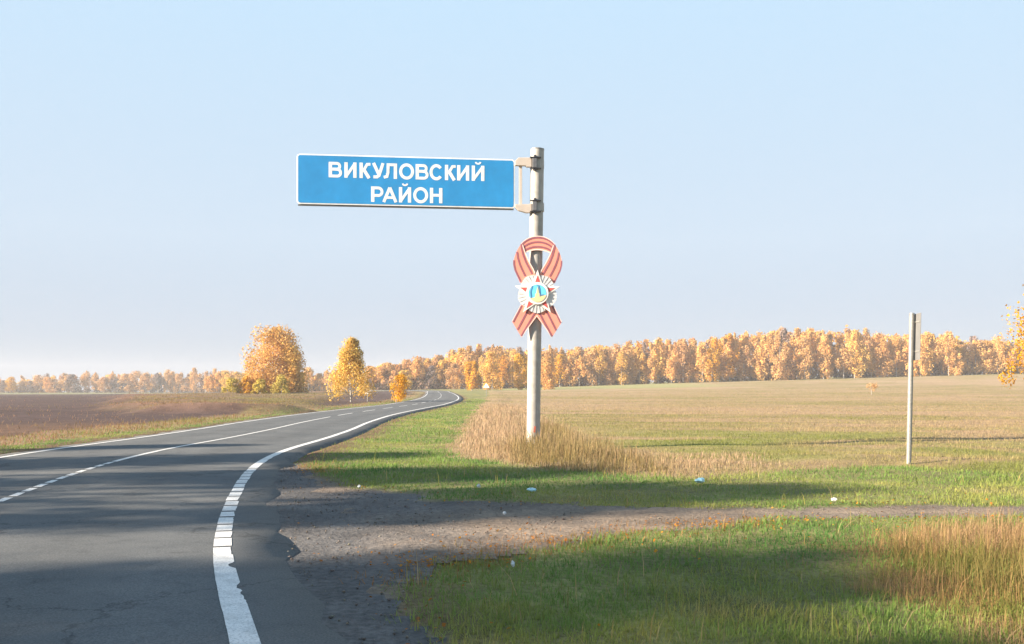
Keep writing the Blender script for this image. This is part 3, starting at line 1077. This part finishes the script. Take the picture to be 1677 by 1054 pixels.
    for (x0, x1, yy, st) in ((-70, 290, 441, 4.5), (-190, -55, 566, 5), (-540, -200, 806, 7)):
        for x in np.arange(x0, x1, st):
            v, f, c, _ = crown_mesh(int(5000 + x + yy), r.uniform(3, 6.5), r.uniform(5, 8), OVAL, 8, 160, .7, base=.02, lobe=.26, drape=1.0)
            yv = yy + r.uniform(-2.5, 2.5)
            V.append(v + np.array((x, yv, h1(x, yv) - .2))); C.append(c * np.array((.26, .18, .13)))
    for x in np.arange(290, 620, 7): spots.append((x + r.uniform(-2, 2), 445 + (x - 290) * .2 + r.uniform(-6, 6), 15 * r.uniform(.85, 1.1)))
    tint = np.array([(.64, .38, .09), (.56, .32, .11), (.50, .27, .11), (.30, .21, .16), (.66, .42, .09)])
    for i, (x, y, H) in enumerate(spots):
        v, f, c, _ = crown_mesh(1000 + i, H, 8, OVAL, 16, 520, .75, base=.05, lobe=.22, drape=1.8)
        V.append(v + np.array((x, y, h1(x, y)))); C.append(c * tint[r.integers(0, 5)])
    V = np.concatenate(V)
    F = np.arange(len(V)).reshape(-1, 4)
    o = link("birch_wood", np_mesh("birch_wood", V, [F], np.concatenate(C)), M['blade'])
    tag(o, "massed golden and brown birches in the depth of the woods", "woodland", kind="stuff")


forest()


def roadside_shade():
    # row of birches along the far side of the road, beside and behind the viewpoint
    k = 0.344
    root = make_tree("birch_tree", "tall roadside birch whose shadow falls across the road", "tree", "birches lining the near road", (0, 0, -5), 81, 13.0, 5.4, OVAL, 60, 11000, .2, 'gold', .16, 8, base=.08, lobe=.2, drape=1.5, holes=.06, thin_top=2.0)
    first = True
    X = -24.0
    nth = iter("eighth seventh sixth fifth fourth third second first".split())
    for q, dx, sc, sh in ((-3, 0, 1.1, 1.1), (1.2, -3, 1.1, 1.12), (3.9, 1, .95, .82), (7.25, -2, .92, .91), (13.6, 0, .93, .90), (17.8, -1, 1.0, .82), (24.0, 1, .9, .64), (28.9, -1, .5, .55)):
        x = X + dx
        y = q + k * x
        loc = (x, y, h1(x, y) - .05)
        if first:
            root.location = loc; root.scale = (sc, sc, sh); first = False
            root["label"] = f"{next(nth)} shading birch across the road from the sign pole"
        else:
            copy_tree(root, loc, q * 1.7, (sc, sc, sh), f"{next(nth)} shading birch across the road from the sign pole", None)


roadside_shade()


# ------------------------------------------------------------------ the blue district sign on its pole
def sign():
    bx, by = .58, 25.26
    root = empty("road_sign", (bx, by, 0))
    tag(root, "blue district sign with white Cyrillic lettering on a thick grey pole", "road sign")
    lean = .12 / 8.25
    H = 8.25
    mb = MB(); R = .185
    mb.tube([(0, 0, -.3), (lean * H * .25, 0, H * .25), (lean * H * .5, 0, H * .5), (lean * H * .75, 0, H * .75), (lean * H, 0, H)], [R] * 5, 40, cap=False)
    mb.build("pole", M['pole'], root, smooth=True)
    mb = MB(); mb.tube([(lean * H, 0, H - .005), (lean * H, 0, H + .02), (lean * H, 0, H + .035)], [R + .006, R + .006, R * .8], 40)
    mb.build("pole_cap", M['zinc'], root, smooth=True)
    mb = MB(); mb.box((.04, -R - .004, .55), (.05, .012, .17), Matrix.Rotation(.15, 3, 'Y'))
    mb.build("reflector", simple("faded_red", (.35, .08, .05), .6), root)

    # panel, frame turned slightly, its far end nearer the road
    yaw = math.atan2(.62, 5.83)
    pr = empty("sign_panel", (.076 - bx, 25.12 - by, 7.27), (0, 0, yaw)); pr.parent = root
    L, Hh = 5.86, 1.345
    def rr(x0, x1, z0, z1, r, n=6):
        P = []
        for cx, cz, a in ((x1 - r, z1 - r, 0), (x0 + r, z1 - r, 90), (x0 + r, z0 + r, 180), (x1 - r, z0 + r, 270)):
            for k in range(n + 1):
                t = rad(a + 90 * k / n); P.append((cx + r * math.cos(t), cz + r * math.sin(t)))
        return P
    bpy.data.objects.remove(pr)
    mb = MB(); mb.prism(rr(-L, 0, -Hh / 2, Hh / 2, .09), -.02, .02)
    # place through the mesh so that the panel stays one level below the sign
    Rz = Matrix.Rotation(yaw, 3, 'Z'); off = Vector((.076 - bx, 25.10 - by, 7.27))
    def set_(o):
        o.matrix_local = Matrix.Translation(off) @ Rz.to_4x4(); return o
    panel = set_(mb.build("sign_panel", M['white'], root, bevel=.004))
    mb = MB(); mb.prism(rr(-L + .036, -.036, -Hh / 2 + .036, Hh / 2 - .036, .06), -.024, -.0205)
    mb.build("blue_face", M['blue'], panel)
    mb = MB()
    for z in (-.45, .45): mb.box((-L / 2, .05, z), (L - .1, .05, .09))
    mb.box((-L / 2, .032, -Hh / 2 - .018), (L - .06, .07, .03))
    mb.build("back_rail", M['back'], panel)
    # letters, each fitted to its own place
    def glyph(ch, xa, xb, zb, H):
        """strokes of one block capital between xa and xb, standing on zb"""
        Wd = xb - xa; t = .088; a = .037
        mb = MB(); lay = [0]
        def stroke(P, w, closed=False):
            P = [Vector(p) for p in P]; n = len(P); Lf, Rt = [], []
            for i in range(n):
                p0 = P[i - 1] if (i or closed) else None; p1 = P[(i + 1) % n] if (i < n - 1 or closed) else None
                d0 = (P[i] - p0).normalized() if p0 is not None else (p1 - P[i]).normalized()
                d1 = (p1 - P[i]).normalized() if p1 is not None else d0
                d = (d0 + d1).normalized(); nn = Vector((-d.y, d.x))
                k = w / 2 / max(.5, nn.dot(Vector((-d1.y, d1.x))))
                Lf.append(P[i] + nn * k); Rt.append(P[i] - nn * k)
            y0 = -.0265 - .0006 * lay[0]; lay[0] += 1
            for i in range(n if closed else n - 1):
                j = (i + 1) % n
                mb.prism([(xa + q.x, zb + q.y) for q in (Lf[i], Lf[j], Rt[j], Rt[i])], y0, -.0245)
        def ell(cx, cy, rx, ry, d0, d1, n=14): return [(cx + rx * math.cos(rad(d0 + (d1 - d0) * k / n)), cy + ry * math.sin(rad(d0 + (d1 - d0) * k / n))) for k in range(n + 1)]
        def stem(x): stroke([(x, 0), (x, H)], t)
        def bowl(y1, y0, xr):
            xm = xr - (y1 - y0) / 2 * .95
            stroke([(t / 2, y1)] + ell(xm, (y0 + y1) / 2, xr - xm, (y1 - y0) / 2, 90, -90, 10) + [(t / 2, y0)], 2 * a)
        if ch == "В": stem(t / 2); bowl(H - a, .54 * H, Wd * .93 - a); bowl(.53 * H, a, Wd - a)
        elif ch == "Р": stem(t / 2); bowl(H - a, .42 * H, Wd - a)
        elif ch in "ИЙ":
            stem(t / 2); stem(Wd - t / 2); stroke([(t * .45, .06 * H), (Wd - t * .45, .94 * H)], t * .82)
            if ch == "Й": stroke(ell(Wd / 2, H * 1.26, Wd * .2, H * .14, 190, 350, 8), .045)
        elif ch == "К":
            stem(t / 2); stroke([(t * .8, .5 * H), (.40 * Wd, .55 * H), (.68 * Wd, .90 * H), (Wd * .97, .91 * H)], .072); stroke([(.36 * Wd, .58 * H), (Wd - t * .5, 0)], t)
        elif ch == "У": stroke([(Wd - t * .5, H), (.56 * Wd, .2 * H), (.40 * Wd, .1 * H), (.12 * Wd, .1 * H)], t * .92); stroke([(t * .5, H), (.54 * Wd, .28 * H)], t * .95)
        elif ch == "Л": stem(Wd - t / 2); stroke([(Wd - t / 2, H - a), (.30 * Wd, H - a)], 2 * a); stroke([(.33 * Wd, H), (.32 * Wd, .4 * H), (.24 * Wd, .14 * H), (0, .09 * H)], t * .88)
        elif ch == "О": stroke(ell(Wd / 2, H / 2, Wd / 2 - t * .45, H / 2 - a + .008, 0, 360, 28)[:-1], t * .92, True)
        elif ch == "С": stroke(ell(Wd * .52, H / 2, Wd * .52 - t * .45, H / 2 - a + .008, 38, 322, 22), t * .92)
        elif ch == "А": stroke([(t * .42, 0), (Wd / 2, H - .02)], t * .92); stroke([(Wd - t * .42, 0), (Wd / 2, H - .02)], t * .92); stroke([(.22 * Wd, .3 * H), (.78 * Wd, .3 * H)], .066)
        elif ch == "Н": stem(t / 2); stem(Wd - t / 2); stroke([(t * .5, H * .52), (Wd - t * .5, H * .52)], .075)
        return mb.build("letter", M['white'], panel)
    def fx(zx):      # measured position of a letter edge along the panel
        px = 525 + zx / 5.884
        t = (px - 488) / 355.0
        return -L + t * L * (1 - .012 * (1 - t) * t * 4 * 0)
    cap = .415
    l1 = [("В", 82, 208), ("И", 230, 345), ("К", 373, 480), ("У", 490, 612), ("Л", 603, 730), ("О", 750, 893), ("В", 908, 1032), ("С", 1042, 1168), ("К", 1190, 1297), ("И", 1308, 1425), ("Й", 1450, 1573)]
    l2 = [("Р", 483, 600), ("А", 590, 733), ("Й", 748, 865), ("О", 885, 1028), ("Н", 1045, 1165)]
    for line, zb in ((l1, .058), (l2, -.575)):
        for ch, a, b in line:
            glyph(ch, fx(a), fx(b), zb, cap)
    # hinge bar and brackets
    mb = MB(); mb.box((.16, .03, 0), (.085, .07, 1.30)); set_(mb.build("hinge_bar", M['bracket'], root, bevel=.006))
    s = 25.2 / 1500
    for top in (1, -1):
        zc = .52 if top > 0 else -.66
        mb = MB()
        pts = [(.02, .10), (.12, .20), (.48, .21), (.48, -.05), (.34, -.05), (.32, -.02), (.02, -.02)] if top > 0 else [(.02, .1), (.40, .11), (.48, .13), (.48, -.12), (.34, -.13), (.12, -.07), (.02, .02)]
        mb.prism([(p[0] - .02, p[1] + zc) for p in pts], -.06, .05)
        br = set_(mb.build("bracket", M['bracket'], root, bevel=.008))
        for fz in (.15, -.15):
            mb = MB(); mb.box((.56, -.10, zc + .05 + fz), (.30, .10, .022)); mb.build("clamp_flange", M['dark'], br)
        mb = MB(); mb.box((.535, -.105, zc + .05), (.115, .07, .26)); mb.build("clamp_plate", simple("clamp_steel", (.17, .17, .18), .5, .4), br, bevel=.01)
        mb = MB()
        for fz in (.19, -.19): mb.tube([(.54, -.11, zc + .05 + fz - .025), (.54, -.11, zc + .05 + fz + .025)], [.035, .035], 6)
        mb.build("bolt", M['dark'], br)
        mb = MB()
        # band clamped round the pole
        pc = Vector((lean * 7.9, 0, 0)) - off
        pc = Rz.transposed() @ pc
        mb.tube([(pc.x, pc.y, zc + .05 - .11), (pc.x, pc.y, zc + .05 + .11)], [R + .006] * 2, 32)
        mb.build("clamp_band", M['pole'], br, smooth=True)
    return root, lean


sign_root, LEAN = sign()


# ------------------------------------------------------------------ striped ribbon emblem on the pole
def emblem():
    U = 25.0 / 1500
    root = empty("ribbon_emblem", (.58 + .085 + .028, 25.26 - .25, 1.6 + (640 - 470) * U))
    tag(root, "orange and dark striped ribbon loop with silver and red star medal on thick pole", "emblem")
    def A(p): return ((825 + p[0] / 11.71 - 880) * U, (470 - (375 + p[1] / 11.71)) * U)
    def B(p): return ((825 + p[0] / 8.78 - 880) * U, (470 - (440 + p[1] / 8.78)) * U)
    mir = lambda P: [(-p[0], p[1]) for p in P]
    def band(name, poly, y0, stripes, parent=root):
        mb = MB(); mb.prism(poly, y0, y0 + .02)
        o = mb.build(name, M['orange'], parent)
        for (pts, w, mt) in stripes:
            m = MB(); P = [Vector((q[0], q[1])) for q in pts]
            Lf, Rt = [], []
            ws = w if isinstance(w, (list, tuple)) else [w] * len(P)
            for i, q in enumerate(P):
                d = (P[min(i + 1, len(P) - 1)] - P[max(i - 1, 0)]).normalized(); nn = Vector((-d.y, d.x))
                Lf.append(q + nn * ws[i] / 2); Rt.append(q - nn * ws[i] / 2)
            for i in range(len(P) - 1):
                m.prism([Lf[i], Lf[i + 1], Rt[i + 1], Rt[i]], y0 - .006, y0 - .001)
            m.build("stripe", M[mt], o)
        return o
    def arc(cx, cy, rx, ry, a0, a1, n=14):
        return [(cx + rx * math.cos(rad(a0 + (a1 - a0) * k / n)), cy - ry * math.sin(rad(a0 + (a1 - a0) * k / n))) for k in range(n + 1)]
    w = .046
    # arch across the top
    outer = arc(643, 470, 385, 345, 152, 28); inner = arc(643, 600, 345, 200, 140, 40)
    mid = lambda t: [((o[0] * (1 - t) + i[0] * t), (o[1] * (1 - t) + i[1] * t)) for o, i in zip(outer, inner)]
    band("ribbon_arch", [A(p) for p in outer + inner[::-1]], .012, [([A(p) for p in mid(t)], ww, mt) for t, ww, mt in ((.02, .02, 'pale'), (.12, .045, 'black'), (.43, .05, 'black'), (.76, .05, 'black'), (.96, .03, 'pale'))])
    # two strands
    outl = [(330, 285), (285, 340), (240, 420), (205, 510), (185, 600), (182, 690), (205, 790), (245, 890), (310, 1030)]
    inl = [(600, 860), (560, 780), (490, 660), (440, 560), (400, 470), (370, 380), (345, 310)]
    st = [([(322, 290), (335, 380), (365, 500), (420, 640), (480, 750), (540, 860)], .05, 'black'),
          ([(242, 440), (262, 560), (300, 680), (350, 790), (410, 905)], .05, 'black'),
          ([(187, 600), (190, 690), (215, 790), (262, 890), (325, 1010)], .045, 'black'),
          ([(345, 300), (375, 390), (405, 475), (450, 575), (500, 670), (560, 770), (590, 840)], .026, 'pale')]
    strand = [A(p) for p in outl] + [A(p) for p in inl] + []
    fill = strand[:9] + [A((480, 1030))] + strand[9:]
    stp = [([A(p) for p in q], ww, m) for q, ww, m in st]
    band("ribbon_strand", fill, -.002, stp)
    band("ribbon_strand", mir(fill)[::-1], -.004, [(mir(q), ww, m) for q, ww, m in stp])
    # two tails
    tail = [(255, 520), (125, 760), (265, 985), (345, 870), (484, 690), (484, 520)]
    st = [([(262, 530), (140, 770)], .045, 'black'), ([(370, 560), (205, 880)], .05, 'black'), ([(470, 600), (262, 968)], .05, 'black'), ([(250, 522), (128, 758)], .02, 'pale'), ([(484, 668), (345, 862), (268, 978)], .02, 'pale')]
    tp = [B(p) for p in tail]; stp = [([B(p) for p in q], ww, m) for q, ww, m in st]
    band("ribbon_tail", tp, .004, stp)
    band("ribbon_tail", mir(tp)[::-1], .0, [(mir(q), ww, m) for q, ww, m in stp])
    # star medal
    c = B((483, 355))
    def P(r, a): return (c[0] + r * U / 8.78 * math.cos(rad(a)), c[1] + r * U / 8.78 * math.sin(rad(a)))
    for k in range(5):
        a = 90 + 72 * k + 36
        r2 = 285
        m = MB()
        nw = 9
        for j in range(nw):
            a0 = a - 27 + 54 * j / nw; a1 = a - 27 + 54 * (j + 1) / nw
            rr = r2 * (1 - .05 * abs(j - 4) / 4 * 1.3)
            y0 = -.034 - (.012 if j % 2 else 0)
            m.prism([P(110, a0 + .3), P(rr, a0 + .3), P(rr * 1.012, (a0 + a1) / 2), P(rr, a1 - .3), P(110, a1 - .3)], y0, -.012)
        m.build("ray_fan", M['silver'], root)
    def starpoly(R, r): return [P(R if i % 2 == 0 else r, 90 + 36 * i) for i in range(10)]
    m = MB(); m.prism(starpoly(338, 135), -.062, -.014); m.build("star", M['starwhite'], root, bevel=.006)
    m = MB(); m.prism(starpoly(262, 104), -.07, -.0625); st_ = m.build("star_enamel", M['red'], root)
    disc = lambda r, n=40: [P(r, 360 * k / n) for k in range(n)]
    m = MB(); m.prism(disc(160), -.096, -.02); med = m.build("medallion", M['starwhite'], root, bevel=.006)
    m = MB(); m.prism(disc(128), -.101, -.0965); m.build("blue_enamel", M['sky_blue'], med)
    # gold wall and tower of the medallion
    def Q(x, y): return (c[0] + (x - 483) * U / 8.78, c[1] - (y - 355) * U / 8.78)
    lower = [Q(375, 425), Q(430, 420), Q(450, 410), Q(452, 365), Q(470, 350), Q(470, 320), Q(478, 285), Q(484, 262), Q(490, 285), Q(500, 320), Q(500, 350), Q(518, 365), Q(522, 395), Q(560, 392), Q(600, 378)] + [P(127, a) for a in np.linspace(-12, -146, 14)]
    m = MB(); m.prism(lower, -.108, -.1015); m.build("gold_tower", M['gold_paint'], med)
    m = MB()
    for a, b in (((405, 245), (382, 330)), ((382, 330), (392, 425)), ((497, 245), (510, 300)), ((510, 300), (520, 405)), ((470, 245), (497, 243)), ((520, 385), (575, 372))):
        p, q = Vector(Q(*a)), Vector(Q(*b)); d = (q - p).normalized(); nn = Vector((-d.y, d.x)) * .009
        m.prism([p + nn, q + nn, q - nn, p - nn], -.112, -.1085)
    m.build("tower_outline", simple("outline_blue", (.12, .2, .34), .5), med)
    # straps to the pole
    m = MB()
    for z in (1.2, -.55): m.box((-.02, .05, z), (.36, .06, .05))
    m.build("mounting_strap", M['dark'], root)
    root.rotation_euler = (0, math.atan(LEAN), 0)


emblem()


# ------------------------------------------------------------------ other signs
def edge_sign():
    x, y = 8.52, 19.67
    root = empty("road_sign", (x, y, 0), (0, rad(1.2), 0))
    tag(root, "thin galvanised sign post with its plate seen edge on, at the straw field", "road sign")
    mb = MB(); mb.tube([(0, 0, -.3), (0, 0, 1.6), (0, 0, 3.26)], [.052] * 3, 20); mb.build("post", M['zinc'], root, smooth=True)
    mb = MB(); mb.tube([(0, 0, 3.25), (0, 0, 3.275)], [.056, .05], 20); mb.build("post_cap", M['zinc'], root)
    rot = Matrix.Rotation(rad(85), 3, 'Z')
    mb = MB(); mb.box((.086, 0, 2.76), (.62, .012, 1.0), rot)
    pl = mb.build("sign_plate", M['back'], root, bevel=.004)
    mb = MB()
    for z in (2.45, 3.08): mb.box((.065, 0, z), (.13, .04, .035))
    mb.build("bracket", M['zinc'], root)
    mb = MB()
    for z in (2.45, 3.08): mb.box((.08, 0, z), (.56, .02, .03), rot)
    mb.build("plate_rail", M['zinc'], pl)


edge_sign()


def far_sign(px, Y, hgt, w, lab, tri):
    x, y, z = at(px, Y)
    root = empty("road_sign", (x, y, z))
    tag(root, lab, "road sign")
    mb = MB(); mb.tube([(0, 0, -.2), (0, 0, hgt)], [.06, .06], 8); mb.build("post", M['zinc'], root, smooth=True)
    mb = MB()
    if tri: mb.prism([(-w / 2, hgt - .75), (w / 2, hgt - .75), (w / 2, hgt - .6), (.12, hgt + .15), (-.12, hgt + .15), (-w / 2, hgt - .6)], -.09, -.07)
    else: mb.prism([(-w / 2, hgt - .5), (w / 2, hgt - .5), (w / 2, hgt + .1), (-w / 2, hgt + .1)], -.09, -.07)
    mb.build("sign_plate", M['white'], root)
    if tri:
        mb = MB(); mb.prism([(-w / 2 + .14, hgt - .66), (w / 2 - .14, hgt - .66), (0, hgt + .02)], -.096, -.0905); mb.build("sign_symbol", M['pale'], root)


far_sign(796.5, 190, 2.5, 1.2, "little white road sign on a post past the bend of the road", True)
far_sign(602, 128, 1.55, 1.0, "small white sign beside the lone pointed birch", False)


# ------------------------------------------------------------------ litter
def litter(name, lab, cat, x, y, size, flat, mat, seed, group=None):
    r = np.random.default_rng(seed)
    nu, nv = 12, 7
    V = []
    for j in range(nv):
        ph = math.pi * j / (nv - 1)
        for i in range(nu):
            t = 2 * math.pi * i / nu
            k = .62 + .5 * r.random()
            V.append((math.cos(t) * math.sin(ph) * size[0] * k, math.sin(t) * math.sin(ph) * size[1] * k, math.cos(ph) * flat * k + flat * .7))
    F = [(j * nu + i, j * nu + (i + 1) % nu, (j + 1) * nu + (i + 1) % nu, (j + 1) * nu + i) for j in range(nv - 1) for i in range(nu)]
    me = bpy.data.meshes.new(name); me.from_pydata(V, [], F)
    o = link(name, me, M[mat], loc=(x, y, h1(x, y) + .05))
    o.rotation_euler = (0, 0, seed)
    tag(o, lab, cat, group)


def G(px, py):
    Y = 1.6 * 1500 / (py - 640)
    return ((px - 838.5) / 1500 * Y, Y)


litter("plastic_bag", "flattened pale blue plastic bag on the grass below the straw field", "bag", *G(1146, 793), (.15, .08), .045, 'litter_blue', 1)
litter("plastic_bag", "torn pale blue plastic bag on the grass in front of the thick pole", "bag", *G(871, 811), (.1, .07), .03, 'litter_blue', 2)
litter("litter", "crumpled white paper at the verge of the track nearest the thin post", "litter", *G(1366, 827), (.045, .04), .025, 'litter_white', 3, "scraps of litter")
litter("litter", "tiny white scrap on the grass beside the torn blue bag", "litter", *G(784, 806), (.035, .03), .03, 'litter_white', 4, "scraps of litter")
litter("litter", "tiny white scrap at the mouth of the dirt track near the road", "litter", *G(588, 803), (.04, .03), .025, 'litter_white', 5, "scraps of litter")
litter("litter", "tiny pale scrap lying in the middle of the dirt track", "litter", *G(826, 848), (.025, .02), .02, 'litter_white', 6, "scraps of litter")
litter("litter", "tiny pale scrap in the shaded near grass", "litter", *G(840, 934), (.02, .02), .03, 'litter_white', 7, "scraps of litter")


# ------------------------------------------------------------------ thin haze over the whole place
def haze():
    mb = MB(); mb.box((0, 590, 21.9), (2700, 1900, 46))
    m = bpy.data.materials.new("haze"); m.use_nodes = True
    nt = m.node_tree; nt.nodes.clear()
    out = nt.nodes.new("ShaderNodeOutputMaterial")
    v = nt.nodes.new("ShaderNodeVolumePrincipled")
    v.inputs["Color"].default_value = (.93, .93, .95, 1)
    v.inputs["Density"].default_value = .0003
    v.inputs["Anisotropy"].default_value = .0
    nt.links.new(v.outputs[0], out.inputs["Volume"])
    o = mb.build("haze", m)
    tag(o, kind="stuff")


haze()
